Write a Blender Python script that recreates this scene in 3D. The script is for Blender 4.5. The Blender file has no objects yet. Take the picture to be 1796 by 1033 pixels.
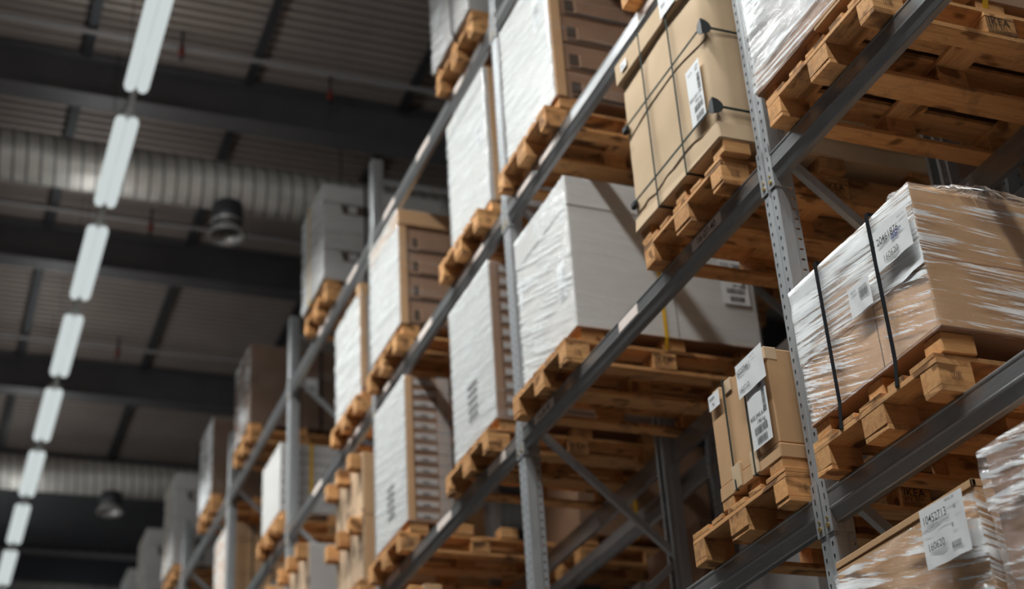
import bpy, bmesh, math, random
from mathutils import Matrix, Vector, noise as mnoise
random.seed(7)
S = bpy.context.scene
COL = S.collection
# ------------------------------------------------------------------ camera
W, H = 1796.0, 1033.0
F = 2679.76
RC = Matrix(((0.93289538, -0.35522623, -0.05933416),
             (0.12432602, 0.47226472, -0.87264487),
             (0.33800778, 0.80670959, 0.48473744)))       # rows: right, down, forward in world axes
CAM = Vector((-3.1085, 0.0, 1.62))
cam = bpy.data.objects.new('camera', bpy.data.cameras.new('camera'))
COL.objects.link(cam)
r, d, f = RC[0], RC[1], RC[2]
cam.matrix_world = Matrix(((r.x, -d.x, -f.x, CAM.x), (r.y, -d.y, -f.y, CAM.y), (r.z, -d.z, -f.z, CAM.z), (0, 0, 0, 1)))
cam.data.sensor_width = 36.0
cam.data.lens = 36.0 * F / W
cam.data.clip_start = 0.05
cam.data.clip_end = 200
cam.data.dof.use_dof = True
cam.data.dof.focus_distance = 5.7
cam.data.dof.aperture_fstop = 1.5
S.camera = cam
# ------------------------------------------------------------------ world, exposure
wd = bpy.data.worlds.new('world'); S.world = wd; wd.use_nodes = True
bg = wd.node_tree.nodes['Background']
bg.inputs[0].default_value = (0.9, 0.85, 0.82, 1)
bg.inputs[1].default_value = 0.075
S.view_settings.view_transform = 'Standard'
S.view_settings.look = 'None'
S.view_settings.gamma = 1.0
S.view_settings.exposure = 0.0
LAMP_W = 74.0        # power of one luminaire towards the racking
END_W = 6.0         # what its tubes send along the aisle
UP_W = 5.0           # the little light it throws up
S.cycles.max_bounces = 8
S.cycles.transparent_max_bounces = 24
S.cycles.sample_clamp_indirect = 4.0
S.cycles.use_denoising = True


def proj(p):
    q = Vector(p) - CAM
    z = f.dot(q)
    if z < 0.1: return None
    return (W/2 + F*r.dot(q)/z, H/2 + F*d.dot(q)/z)


def inview(pts, m=40):
    P = [proj(p) for p in pts]
    P = [p for p in P if p]
    if not P: return False
    return not (max(p[0] for p in P) < -m or min(p[0] for p in P) > W+m or max(p[1] for p in P) < -m or min(p[1] for p in P) > H+m)


# ------------------------------------------------------------------ materials
def nt(name):
    m = bpy.data.materials.new(name); m.use_nodes = True
    n = m.node_tree; n.nodes.clear()
    out = n.nodes.new('ShaderNodeOutputMaterial')
    return m, n, out


def N(n, t, **kw):
    x = n.nodes.new('ShaderNode'+t)
    for k, v in kw.items():
        if k in x.inputs.keys() if isinstance(k, str) else False: x.inputs[k].default_value = v
        else: setattr(x, k, v)
    return x


def ramp(n, stops, inp):
    x = n.nodes.new('ShaderNodeValToRGB')
    e = x.color_ramp.elements
    while len(e) > 1: e.remove(e[-1])
    e[0].position = stops[0][0]; e[0].color = (*stops[0][1], 1)
    for p, c in stops[1:]:
        k = e.new(p); k.color = (*c, 1)
    n.links.new(inp, x.inputs[0])
    return x


def g3(v): return (v, v, v)


def mix_col(n, fac, a, b, mode='MIX'):
    x = n.nodes.new('ShaderNodeMix'); x.data_type = 'RGBA'; x.blend_type = mode
    for s, v in ((0, fac), (6, a), (7, b)):
        if hasattr(v, 'is_linked'): n.links.new(v, x.inputs[s])
        else: x.inputs[s].default_value = v if s == 0 else (*v, 1)
    return x.outputs[2]


def coords(n, scale=(1, 1, 1), kind='Object', rand=True, rot=(0, 0, 0)):
    tc = N(n, 'TexCoord')
    mp = N(n, 'Mapping'); mp.inputs['Scale'].default_value = scale; mp.inputs['Rotation'].default_value = rot
    n.links.new(tc.outputs[kind], mp.inputs[0])
    if rand:
        oi = N(n, 'ObjectInfo'); ml = N(n, 'Math', operation='MULTIPLY'); ml.inputs[1].default_value = 37.0
        n.links.new(oi.outputs['Random'], ml.inputs[0])
        cb = N(n, 'CombineXYZ'); n.links.new(ml.outputs[0], cb.inputs[0]); n.links.new(ml.outputs[0], cb.inputs[1])
        n.links.new(cb.outputs[0], mp.inputs['Location'])
    return mp.outputs[0]


def tex(n, vec, scale, detail=4, rough=0.55, dist=0.0):
    x = N(n, 'TexNoise'); x.inputs['Scale'].default_value = scale; x.inputs['Detail'].default_value = detail
    x.inputs['Roughness'].default_value = rough; x.inputs['Distortion'].default_value = dist
    n.links.new(vec, x.inputs['Vector'])
    return x.outputs['Fac']


def bump(n, h, strength, dist):
    b = N(n, 'Bump'); b.inputs['Strength'].default_value = strength; b.inputs['Distance'].default_value = dist
    n.links.new(h, b.inputs['Height'])
    return b.outputs[0]


def plain(name, col, rough=0.5, metal=0.0, spec=0.5):
    m, n, out = nt(name)
    b = N(n, 'BsdfPrincipled'); b.inputs['Base Color'].default_value = (*col, 1)
    b.inputs['Roughness'].default_value = rough; b.inputs['Metallic'].default_value = metal
    b.inputs['Specular IOR Level'].default_value = spec
    n.links.new(b.outputs[0], out.inputs[0])
    return m


def noisy(name, c1, c2, scale=(1, 1, 1), sc=6.0, rough=0.6, metal=0.0, bstr=0.0, bdist=0.002, lo=0.3, hi=0.7, detail=5, spec=0.5):
    m, n, out = nt(name)
    v = coords(n, scale)
    t = tex(n, v, sc, detail)
    rc = ramp(n, [(lo, c1), (hi, c2)], t)
    b = N(n, 'BsdfPrincipled'); b.inputs['Roughness'].default_value = rough; b.inputs['Metallic'].default_value = metal
    b.inputs['Specular IOR Level'].default_value = spec
    n.links.new(rc.outputs[0], b.inputs['Base Color'])
    if bstr: n.links.new(bump(n, t, bstr, bdist), b.inputs['Normal'])
    n.links.new(b.outputs[0], out.inputs[0])
    return m


def wood(name, light, dark, axis):
    """sawn softwood: grain along local axis, knots, a few dark stains"""
    m, n, out = nt(name)
    sc = [14, 14, 14]; sc[axis] = 1.1
    v = coords(n, tuple(sc))
    g = tex(n, v, 1.6, 6, 0.6, 1.2)
    c = ramp(n, [(0.25, dark), (0.55, light), (0.8, tuple(x*1.08 for x in light))], g).outputs[0]
    fine = tex(n, coords(n, tuple(s*3 for s in sc)), 3.0, 3, 0.6)
    c = mix_col(n, ramp(n, [(0.38, g3(0.0)), (0.70, g3(0.6))], fine).outputs[0], c, tuple(x*0.72 for x in light))
    ks = [9, 9, 9]; ks[axis] = 5
    kn = tex(n, coords(n, tuple(ks)), 1.0, 2, 0.4, 0.4)
    c = mix_col(n, ramp(n, [(0.60, g3(0)), (0.66, g3(0.85))], kn).outputs[0], c, tuple(x*0.35 for x in dark))
    st = tex(n, coords(n, (4, 4, 4)), 1.3, 6, 0.7)
    c = mix_col(n, ramp(n, [(0.52, g3(0)), (0.68, g3(0.6))], st).outputs[0], c, (0.09, 0.06, 0.045))
    oi = N(n, 'ObjectInfo')
    tone = ramp(n, [(0.0, (0.82, 0.78, 0.74)), (0.5, (1, 1, 1)), (1.0, (1.12, 1.06, 0.98))], oi.outputs['Random']).outputs[0]
    c = mix_col(n, 1.0, c, tone, 'MULTIPLY')
    b = N(n, 'BsdfPrincipled'); b.inputs['Roughness'].default_value = 0.72; b.inputs['Specular IOR Level'].default_value = 0.25
    n.links.new(c, b.inputs['Base Color'])
    n.links.new(bump(n, fine, 0.35, 0.002), b.inputs['Normal'])
    n.links.new(b.outputs[0], out.inputs[0])
    return m


WL, WD = (0.68, 0.36, 0.15), (0.47, 0.195, 0.065)
M = {}
M['wood_x'] = wood('softwood grain lengthwise', WL, WD, 0)
M['wood_y'] = wood('softwood grain crosswise', WL, WD, 1)
M['crate'] = wood('pale planed board', (0.62, 0.45, 0.31), (0.52, 0.36, 0.235), 2)
M['kraft'] = noisy('kraft cardboard', (0.51, 0.30, 0.155), (0.58, 0.355, 0.19), (1, 1, 1), 5, 0.75, 0, 0.12, 0.004, spec=0.25)
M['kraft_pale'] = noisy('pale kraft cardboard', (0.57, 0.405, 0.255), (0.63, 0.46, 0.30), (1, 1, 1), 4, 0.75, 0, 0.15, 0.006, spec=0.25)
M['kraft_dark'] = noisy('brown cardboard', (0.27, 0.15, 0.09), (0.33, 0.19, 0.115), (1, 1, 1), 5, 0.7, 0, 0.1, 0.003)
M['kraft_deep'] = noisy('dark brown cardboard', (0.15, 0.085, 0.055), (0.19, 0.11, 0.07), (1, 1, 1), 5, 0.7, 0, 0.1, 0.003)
M['white_card'] = noisy('white cardboard', (0.53, 0.505, 0.49), (0.58, 0.56, 0.545), (1, 1, 3), 3, 0.6, 0, 0.1, 0.004)
M['grey_card'] = noisy('grey white cardboard', (0.41, 0.385, 0.375), (0.47, 0.445, 0.435), (1, 1, 2), 3, 0.6, 0, 0.1, 0.004)
M['fold'] = plain('cardboard gap', (0.07, 0.045, 0.03), 0.9)
M['steel'] = noisy('galvanised steel', (0.33, 0.335, 0.345), (0.41, 0.415, 0.425), (6, 6, 1), 7, 0.38, 0.25, 0.05, 0.001)
M['beam'] = noisy('grey painted beam steel', (0.30, 0.30, 0.305), (0.38, 0.38, 0.385), (10, 1.5, 10), 4, 0.30, 0.70, 0.08, 0.001)
M['brass'] = plain('yellow zinc', (0.55, 0.40, 0.16), 0.35, 0.8)
M['strap_black'] = plain('black strapping', (0.009, 0.010, 0.012), 0.85, 0, 0.08)
M['strap_green'] = plain('dark green strapping', (0.02, 0.03, 0.027), 0.7, 0, 0.15)
M['strap_yellow'] = plain('yellow strapping', (0.72, 0.40, 0.02), 0.4)
M['plastic_black'] = plain('black plastic', (0.02, 0.021, 0.024), 0.4)
M['paper'] = noisy('white paper', (0.74, 0.74, 0.75), (0.82, 0.82, 0.82), (1, 1, 1), 6, 0.5, 0, 0.15, 0.003)
M['label_grey'] = plain('greyish label paper', (0.44, 0.395, 0.375), 0.6)
M['tape'] = noisy('pinkish label tape', (0.78, 0.66, 0.60), (0.84, 0.72, 0.66), (1, 3, 1), 6, 0.5)
M['ink'] = plain('black ink', (0.018, 0.018, 0.02), 0.6)
M['ink_soft'] = plain('faded ink', (0.16, 0.15, 0.15), 0.7)
M['ink_blue'] = plain('blue ink', (0.03, 0.05, 0.22), 0.6)
M['ink_faint'] = plain('worn stamp ink', (0.16, 0.08, 0.035), 0.8)
M['ink_wood'] = plain('black stamp ink', (0.03, 0.018, 0.012), 0.8)
M['ceiling'] = noisy('corrugated roof sheet', (0.36, 0.305, 0.275), (0.43, 0.365, 0.33), (1, 1, 1), 1.5, 0.5, 0.2)
M['panel'] = noisy('dark roof panel', (0.045, 0.045, 0.052), (0.06, 0.06, 0.066), (1, 1, 1), 1.5, 0.6)
M['girder'] = noisy('dark painted girder', (0.075, 0.07, 0.075), (0.10, 0.094, 0.098), (1, 1, 1), 2, 0.5)
M['purlin'] = plain('dark purlin steel', (0.035, 0.036, 0.042), 0.5, 0.2)
M['duct'] = noisy('spiral duct zinc', (0.46, 0.43, 0.40), (0.60, 0.56, 0.52), (1, 1, 1), 5, 0.5, 0.35)
M['seam'] = plain('duct seam zinc', (0.16, 0.155, 0.15), 0.5, 0.4)
M['nozzle'] = plain('dark nozzle steel', (0.05, 0.05, 0.055), 0.45, 0.4)
M['rim'] = plain('nozzle rim steel', (0.42, 0.40, 0.39), 0.4, 0.6)
M['red'] = plain('red sprinkler', (0.20, 0.03, 0.02), 0.5)
M['wire'] = plain('dark wire', (0.04, 0.04, 0.045), 0.5, 0.3)
M['housing'] = plain('lamp housing', (0.42, 0.43, 0.43), 0.45)
M['floor'] = noisy('concrete floor', (0.11, 0.105, 0.10), (0.15, 0.145, 0.14), (1, 1, 1), 0.8, 0.5)
M['wall'] = noisy('grey wall cladding', (0.20, 0.19, 0.19), (0.25, 0.24, 0.235), (1, 1, 1), 1, 0.6)
M['ledge'] = plain('wall rail', (0.30, 0.28, 0.28), 0.5)
m, n, out = nt('fluorescent tube')
e = N(n, 'Emission'); e.inputs[0].default_value = (0.895, 0.985, 0.975, 1); e.inputs[1].default_value = 0.66
n.links.new(e.outputs[0], out.inputs[0]); M['tube'] = m


def film(name, milk, streak, ang=0.0, lo=0.5, hi=0.62, gloss=1.0, sy=30.0, rough=0.16, tint=(0.71, 0.725, 0.73), bst=0.6):
    """stretch film: clear sheet with gloss, white streaks mix milky wrinkles with highlights painted into the colour"""
    m, n, out = nt(name)
    def uv(sc, a):
        v = coords(n, (1, 1, 1), 'UV', True, (0, 0, a))
        mp = N(n, 'Mapping'); mp.inputs['Scale'].default_value = sc; n.links.new(v, mp.inputs[0])
        return mp.outputs[0]
    big = tex(n, uv((1.3, sy, 1.0), ang), 1.3, 5, 0.6, 0.3)
    fin = tex(n, uv((3.0, sy*2.6, 1.0), ang*1.5+0.05), 1.5, 4, 0.6, 0.5)
    patch = tex(n, uv((1.6, 2.4, 1.0), ang), 1.4, 3, 0.5)
    add = N(n, 'Math', operation='MULTIPLY_ADD'); n.links.new(patch, add.inputs[0]); add.inputs[1].default_value = 0.6
    n.links.new(big, add.inputs[2])
    add2 = N(n, 'Math', operation='MULTIPLY_ADD'); n.links.new(fin, add2.inputs[0]); add2.inputs[1].default_value = 0.35
    n.links.new(add.outputs[0], add2.inputs[2])
    sub = N(n, 'Math', operation='SUBTRACT'); n.links.new(add2.outputs[0], sub.inputs[0]); sub.inputs[1].default_value = 0.475
    st = ramp(n, [(lo, g3(0)), (hi, g3(1))], sub.outputs[0]).outputs[0]
    ma = N(n, 'Math', operation='MULTIPLY_ADD'); n.links.new(st, ma.inputs[0]); ma.inputs[1].default_value = streak; ma.inputs[2].default_value = milk
    ma.use_clamp = True
    hm = N(n, 'Math', operation='MULTIPLY_ADD'); n.links.new(fin, hm.inputs[0]); hm.inputs[1].default_value = 0.4; n.links.new(big, hm.inputs[2])
    nb = bump(n, hm.outputs[0], bst, 0.012)
    tr = N(n, 'BsdfTransparent'); tr.inputs[0].default_value = (0.97, 0.97, 0.97, 1)
    gl = N(n, 'BsdfGlossy'); gl.inputs['Roughness'].default_value = rough; n.links.new(nb, gl.inputs['Normal'])
    fr = N(n, 'Fresnel'); fr.inputs['IOR'].default_value = 1.45; n.links.new(nb, fr.inputs['Normal'])
    fm = N(n, 'Math', operation='MULTIPLY'); fm.inputs[1].default_value = gloss; n.links.new(fr.outputs[0], fm.inputs[0])
    mn = N(n, 'Math', operation='MINIMUM'); mn.inputs[1].default_value = 0.3; n.links.new(fm.outputs[0], mn.inputs[0])
    cb = N(n, 'CombineXYZ')
    for i in range(3): n.links.new(mn.outputs[0], cb.inputs[i])
    n.links.new(cb.outputs[0], gl.inputs['Color'])
    ad = N(n, 'AddShader')
    df = N(n, 'BsdfDiffuse'); df.inputs[0].default_value = (*tint, 1)
    s2 = N(n, 'MixShader'); n.links.new(ma.outputs[0], s2.inputs[0]); n.links.new(tr.outputs[0], s2.inputs[1]); n.links.new(df.outputs[0], s2.inputs[2])
    n.links.new(s2.outputs[0], ad.inputs[0]); n.links.new(gl.outputs[0], ad.inputs[1])
    n.links.new(ad.outputs[0], out.inputs[0])
    return m


M['film_milky'] = film('milky stretch film', 0.10, 0.70, 0.30, 0.46, 0.62, 1.0, 34)
M['film_white'] = film('white stretch film', 0.30, 0.40, 0.16, 0.42, 0.68, 0.8, 14, bst=0.3)
M['film_folds'] = film('folded stretch film', 0.06, 0.85, 0.20, 0.50, 0.57, 1.0, 22, bst=1.0, rough=0.12, tint=(0.88, 0.89, 0.9))
M['film_sheen'] = film('smooth stretch film', 0.10, 0.65, 0.04, 0.47, 0.62, 1.0, 9)  # broad pale bands painted in as sheen
M['film_clear'] = film('clear stretch film', 0.012, 0.10, 0.05, 0.52, 0.64, 0.6, 24, bst=0.4)
M['film_crinkled'] = film('crinkled stretch film', 0.03, 0.85, 0.30, 0.53, 0.58, 1.0, 60, bst=1.0, rough=0.12, tint=(0.88, 0.89, 0.9))  # bright tint paints sparkle onto the wrinkles
M['film_taut'] = film('taut stretch film', 0.03, 0.80, 0.04, 0.56, 0.61, 1.0, 60, bst=1.0, rough=0.12, tint=(0.88, 0.89, 0.9))
M['film_layered'] = film('layered stretch film', 0.20, 0.80, 0.10, 0.40, 0.52, 1.0, 60, bst=1.0, rough=0.12, tint=(0.88, 0.89, 0.9))


# ------------------------------------------------------------------ mesh helpers
def box(bm, x0, x1, y0, y1, z0, z1, bev=0.0, jit=0.0):
    vs = [bm.verts.new((x+random.uniform(-jit, jit), y+random.uniform(-jit, jit), z+random.uniform(-jit, jit)))
          for x in (x0, x1) for y in (y0, y1) for z in (z0, z1)]
    q = [(0, 1, 3, 2), (4, 6, 7, 5), (0, 4, 5, 1), (2, 3, 7, 6), (0, 2, 6, 4), (1, 5, 7, 3)]
    fs = [bm.faces.new([vs[i] for i in k]) for k in q]
    if bev:
        es = list({e for ff in fs for e in ff.edges})
        bmesh.ops.bevel(bm, geom=es, offset=bev, segments=1, profile=0.5, affect='EDGES')


def tube(bm, a, b, rad, seg=10, caps=True):
    a, b = Vector(a), Vector(b)
    z = (b-a).normalized(); x = z.orthogonal().normalized(); y = z.cross(x)
    A = [bm.verts.new(a+(x*math.cos(t)+y*math.sin(t))*rad) for t in [2*math.pi*i/seg for i in range(seg)]]
    B = [bm.verts.new(b+(x*math.cos(t)+y*math.sin(t))*rad) for t in [2*math.pi*i/seg for i in range(seg)]]
    for i in range(seg): bm.faces.new((A[i], A[(i+1) % seg], B[(i+1) % seg], B[i]))
    if caps: bm.faces.new(A[::-1]); bm.faces.new(B)


def bar(bm, a, b, w, h, up=(0, 1, 0)):
    """rectangular bar from a to b: width w along up, height h across"""
    a, b = Vector(a), Vector(b)
    t = (b-a).normalized(); u = Vector(up); u = (u-t*u.dot(t)).normalized(); v = t.cross(u)
    P = [[bm.verts.new(p+u*sx*w/2+v*sy*h/2) for sx, sy in ((-1, -1), (1, -1), (1, 1), (-1, 1))] for p in (a, b)]
    for i in range(4): bm.faces.new((P[0][i], P[0][(i+1) % 4], P[1][(i+1) % 4], P[1][i]))
    bm.faces.new(P[0][::-1]); bm.faces.new(P[1])


def ribbon(bm, pts, w, wdir, t, ndirs):
    """flat strap along pts; width w along wdir; thickness t outward along ndirs (one per point)"""
    wd_ = Vector(wdir).normalized()
    rings = []
    for p, nd in zip(pts, ndirs):
        p = Vector(p); nd = Vector(nd)
        rings.append([bm.verts.new(p-wd_*w/2), bm.verts.new(p+wd_*w/2), bm.verts.new(p+wd_*w/2+nd*t), bm.verts.new(p-wd_*w/2+nd*t)])
    for A, B in zip(rings, rings[1:]):
        for i in range(4): bm.faces.new((A[i], A[(i+1) % 4], B[(i+1) % 4], B[i]))
    bm.faces.new(rings[0][::-1]); bm.faces.new(rings[-1])


def lathe(bm, c, axis, prof, seg=32):
    """prof: (along axis, radius)"""
    c = Vector(c); z = Vector(axis).normalized(); x = z.orthogonal().normalized(); y = z.cross(x)
    rings = [[bm.verts.new(c+z*a+(x*math.cos(2*math.pi*i/seg)+y*math.sin(2*math.pi*i/seg))*rr) for i in range(seg)] for a, rr in prof]
    for A, B in zip(rings, rings[1:]):
        for i in range(seg): bm.faces.new((A[i], A[(i+1) % seg], B[(i+1) % seg], B[i]))


def link(name, me, mat=None, parent=None, loc=(0, 0, 0)):
    o = bpy.data.objects.new(name, me)
    if mat is not None and not me.materials: me.materials.append(M[mat] if isinstance(mat, str) else mat)
    o.location = loc
    if parent: o.parent = parent
    COL.objects.link(o)
    return o


def mesh(name, bm, smooth=False, fix=True):
    if fix: bmesh.ops.recalc_face_normals(bm, faces=bm.faces)
    me = bpy.data.meshes.new(name); bm.to_mesh(me); bm.free()
    if smooth:
        for p in me.polygons: p.use_smooth = True
    return me


def make(name, mat, parent, fn, smooth=False, loc=(0, 0, 0)):
    bm = bmesh.new(); fn(bm)
    return link(name, mesh(name, bm, smooth), mat, parent, loc)


def bx(name, mat, parent, *a, bev=0.0, jit=0.0):
    return make(name, mat, parent, lambda bm: box(bm, *a, bev=bev, jit=jit))


def thing(name, label, cat, loc, group=None):
    o = bpy.data.objects.new(name, None); o.empty_display_size = 0.1; o.location = loc; COL.objects.link(o)
    return tag(o, label, cat, group)


def tag(o, label, cat, group=None):
    o['label'] = label; o['category'] = cat
    if group: o['group'] = group
    return o


def struct(o):
    o['kind'] = 'structure'
    return o


_txt = {}
def text_mesh(s, size):
    k = (s, size)
    if k not in _txt:
        cu = bpy.data.curves.new('printed_text', 'FONT'); cu.body = s; cu.size = size; cu.align_x = 'LEFT'
        cu.offset = size*0.003
        o = bpy.data.objects.new('printed_text', cu); COL.objects.link(o)
        bpy.context.view_layer.update()
        me = bpy.data.meshes.new_from_object(o.evaluated_get(bpy.context.evaluated_depsgraph_get()))
        bpy.data.objects.remove(o); me.name = 'printed_text'
        _txt[k] = me
    return _txt[k].copy()


FRONT = Matrix(((0, 0, -1), (-1, 0, 0), (0, 1, 0)))     # text on a face that looks into the aisle (-x)
NEAR = Matrix(((1, 0, 0), (0, 0, -1), (0, 1, 0)))       # text on a face that looks towards -y


def place(o, rot, loc, tilt=0.0):
    o.matrix_local = Matrix.Translation(loc) @ (rot @ Matrix.Rotation(tilt, 3, 'Z')).to_4x4()


def sheet(parent, rot, loc, w, h, items, mat='paper', name='shipping_label', tilt=0.0, curl=0.0, label=None):
    """a paper label: origin lower left, items = ('t', x, y, size, text[, mat[, squeeze]]) or ('b', x, y, w, h, seed[, vertical])"""
    bm = bmesh.new()
    nx, ny = 8, 8
    V = [[bm.verts.new((w*i/nx, h*j/ny, 0.0015+curl*(math.sin(i*1.3+j*0.6)*0.5+0.5)*(1-j/ny))) for j in range(ny+1)] for i in range(nx+1)]
    for i in range(nx):
        for j in range(ny): bm.faces.new((V[i][j], V[i+1][j], V[i+1][j+1], V[i][j+1]))
    o = link(name, mesh(name, bm, True, False), mat, parent)
    place(o, rot, loc, tilt)
    if label: o['label'] = label
    top = 0.003+curl
    for it in items:
        if it[0] == 't':
            me = text_mesh(it[4], it[3])
            t = link('printed_text', me, it[5] if len(it) > 5 else 'ink', o)
            t.location = (it[1], it[2], top)
            if len(it) > 6: t.scale = (it[6], 1, 1)
        else:
            rnd = random.Random(it[5]); bm = bmesh.new(); vert = len(it) > 6 and it[6]
            L = it[4] if vert else it[3]
            p = 0.0
            while p < L:
                a = rnd.choice((0.012, 0.02, 0.035))*L*0.8; g = rnd.choice((0.012, 0.02, 0.03))*L*0.8
                q = min(p+a, L)
                c = [(0, p), (it[3], p), (it[3], q), (0, q)] if vert else [(p, 0), (q, 0), (q, it[4]), (p, it[4])]
                bm.faces.new([bm.verts.new((it[1]+x, it[2]+y, top)) for x, y in c])
                p = q+g
            link('barcode', mesh('barcode', bm, False, False), 'ink', o)
    return o


# ------------------------------------------------------------------ levels and bays
LV = {'E': 2.17, 'B': 3.734, 'A': 5.289, 'C': 6.853, 'D': 8.381}
LN = {'D': 'topmost', 'C': 'second from top', 'A': 'third from top', 'B': 'fourth from top', 'E': 'lowest'}
PITCH = 2.96
UP = [4.70+PITCH*k for k in range(-1, 8)]
XF, XR = 0.092, 1.00
ORD = ['nearest', 'second', 'third', 'fourth', 'fifth', 'sixth', 'seventh', 'eighth']

# ------------------------------------------------------------------ hall
def corrugated(bm, x0, x1, y0, y1, z, pitch, dep):
    ys = []; y = y0
    while y < y1:
        ys += [(y, z), (y+pitch*0.42, z), (y+pitch*0.5, z+dep), (y+pitch*0.92, z+dep)]; y += pitch
    A = [bm.verts.new((x0, a, b)) for a, b in ys]; B = [bm.verts.new((x1, a, b)) for a, b in ys]
    for i in range(len(ys)-1): bm.faces.new((A[i], B[i], B[i+1], A[i+1]))


o = struct(make('ceiling', 'ceiling', None, lambda bm: corrugated(bm, -9, 13, -6, 23.95, 11.75, 0.13, 0.075)))
o = struct(make('ceiling', 'panel', None, lambda bm: [box(bm, -9, 13, 23.95+a, 25.32+a, 11.70, 11.8, 0.01) for a in (0, 1.37, 2.74)]))
struct(make('floor', 'floor', None, lambda bm: box(bm, -9, 13, -6, 28.2, -0.2, 0)))
def cladding(bm):
    x = -9.0
    while x < 13:
        box(bm, x, x+0.16, 28.0, 28.2, 0, 11.75); box(bm, x+0.16, x+0.25, 28.04, 28.2, 0, 11.75); x += 0.25
struct(make('wall_far', 'wall', None, cladding))
struct(make('dark_backdrop', 'panel', None, lambda bm: box(bm, 12.8, 13.0, -6, 28.0, 0, 11.69)))  # added dark wall: blocks the world light behind the racks
struct(make('trim_1', 'ledge', None, lambda bm: box(bm, -9, 13, 27.9, 28.0, 11.52, 11.62)))
struct(make('trim_2', 'purlin', None, lambda bm: box(bm, -9, 13, 27.8, 28.0, 11.05, 11.5)))

GY = [6.1, 9.7, 13.24, 16.7, 20.3, 23.75]
def girder(bm, y):
    for a in ((-9, 13, y-0.12, y+0.12, 11.20, 11.225), (-9, 13, y-0.007, y+0.007, 11.225, 11.70), (-9, 13, y-0.12, y+0.12, 11.70, 11.725)):
        box(bm, *a)
for i, y in enumerate(GY):
    if i >= 1:
        g = thing('roof_girder', 'dark steel roof girder, %s from the far wall' % ['fifth', 'fourth', 'third', 'second', 'first'][i-1], 'girder', (2, y, 11.2), 'roof girders')
        bx('flange', 'girder', g, -11, 11, -0.13, 0.13, 0, 0.02)
        bx('web', 'girder', g, -11, 11, -0.008, 0.008, 0.02, 0.5)
        bx('flange', 'girder', g, -11, 11, -0.13, 0.13, 0.5, 0.52)
PX = [-5.6, -3.9, -2.18, -0.5, 1.2, 2.9]
for i in range(1, len(GY)-1):
    for k, x in enumerate(PX):
        if not inview([(x, GY[i], 11.6), (x, GY[i+1], 11.6)]): continue
        p = make('purlin', 'purlin', None, lambda bm: (box(bm, -0.05, 0.05, 0.14, GY[i+1]-GY[i]-0.14, 0, 0.012), box(bm, -0.008, 0.008, 0.14, GY[i+1]-GY[i]-0.14, 0.012, 0.1)), loc=(x, GY[i], 11.64))
        tag(p, 'dark purlin under roof bay %s, %s of its row from the left' % (['above the first lamps', 'over the nearer duct', 'between the two ducts', 'before the farther duct'][i-1], ['first', 'second', 'third', 'fourth', 'fifth', 'sixth'][k]), 'purlin', 'purlins under the roof sheet')


def duct(y, z, rad, label, nx, nlabel, nz):
    dd = thing('ventilation_duct', label, 'duct', (0, y, z))
    def fn(bm):
        prof = [(-9.0, rad), (9.0, rad)]
        lathe(bm, (0, 0, 0), (1, 0, 0), prof, 72)
    make('duct_pipe', 'duct', dd, fn, True)
    def seam(bm):
        nn, st = int(18/0.14), 28
        A = None
        for i in range(nn*st+1):
            th = 2*math.pi*i/st; xx = -9+0.14*i/st
            ring = [bm.verts.new((xx+dx, (rad+dr)*math.cos(th), (rad+dr)*math.sin(th))) for dx, dr in ((-0.011, -0.002), (-0.007, 0.011), (0.007, 0.011), (0.011, -0.002))]
            if A:
                for q in range(3): bm.faces.new((A[q], ring[q], ring[q+1], A[q+1]))
            A = ring
    make('spiral_seam', 'seam', dd, seam)
    for k in (-6.5, -3.4, 0.8, 4.0):
        make('hanger', 'wire', dd, lambda bm: tube(bm, (k, 0, rad), (k, 0, 11.74-z), 0.008, 6))
    nn = None
    h = z-rad*0.9-nz
    nn = make('air_nozzle', 'nozzle', dd, lambda bm: lathe(bm, (0, 0, 0), (0, 0, 1), [(0.07, 0.150), (0.10, 0.158), (h*0.45, 0.158), (h*0.46, 0.172), (h*0.62, 0.172), (h, 0.165)], 36), True, loc=(nx, 0, nz-z)); nn['label'] = nlabel
    make('nozzle_rim', 'rim', nn, lambda bm: lathe(bm, (0, 0, 0), (0, 0, 1), [(0.09, 0.155), (0.05, 0.175), (0.0, 0.205), (-0.008, 0.20), (0.0, 0.175), (0.05, 0.150), (0.12, 0.135), (h*0.8, 0.13)], 36), True)
    make('nozzle_collar', 'rim', nn, lambda bm: lathe(bm, (0, 0, 0), (0, 0, 1), [(0.155, 0.16), (0.16, 0.168), (0.19, 0.168), (0.195, 0.16)], 36), True)
duct(14.14, 11.0, 0.27, 'silver spiral ventilation duct crossing under the roof, the nearer one', -0.48, 'round dark air nozzle with pale rim under the nearer duct', 10.37)
duct(22.75, 11.0, 0.27, 'silver spiral ventilation duct far back under the roof, the farther one', -0.52, 'round dark air nozzle with pale rim under the farther duct', 10.46)

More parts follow.
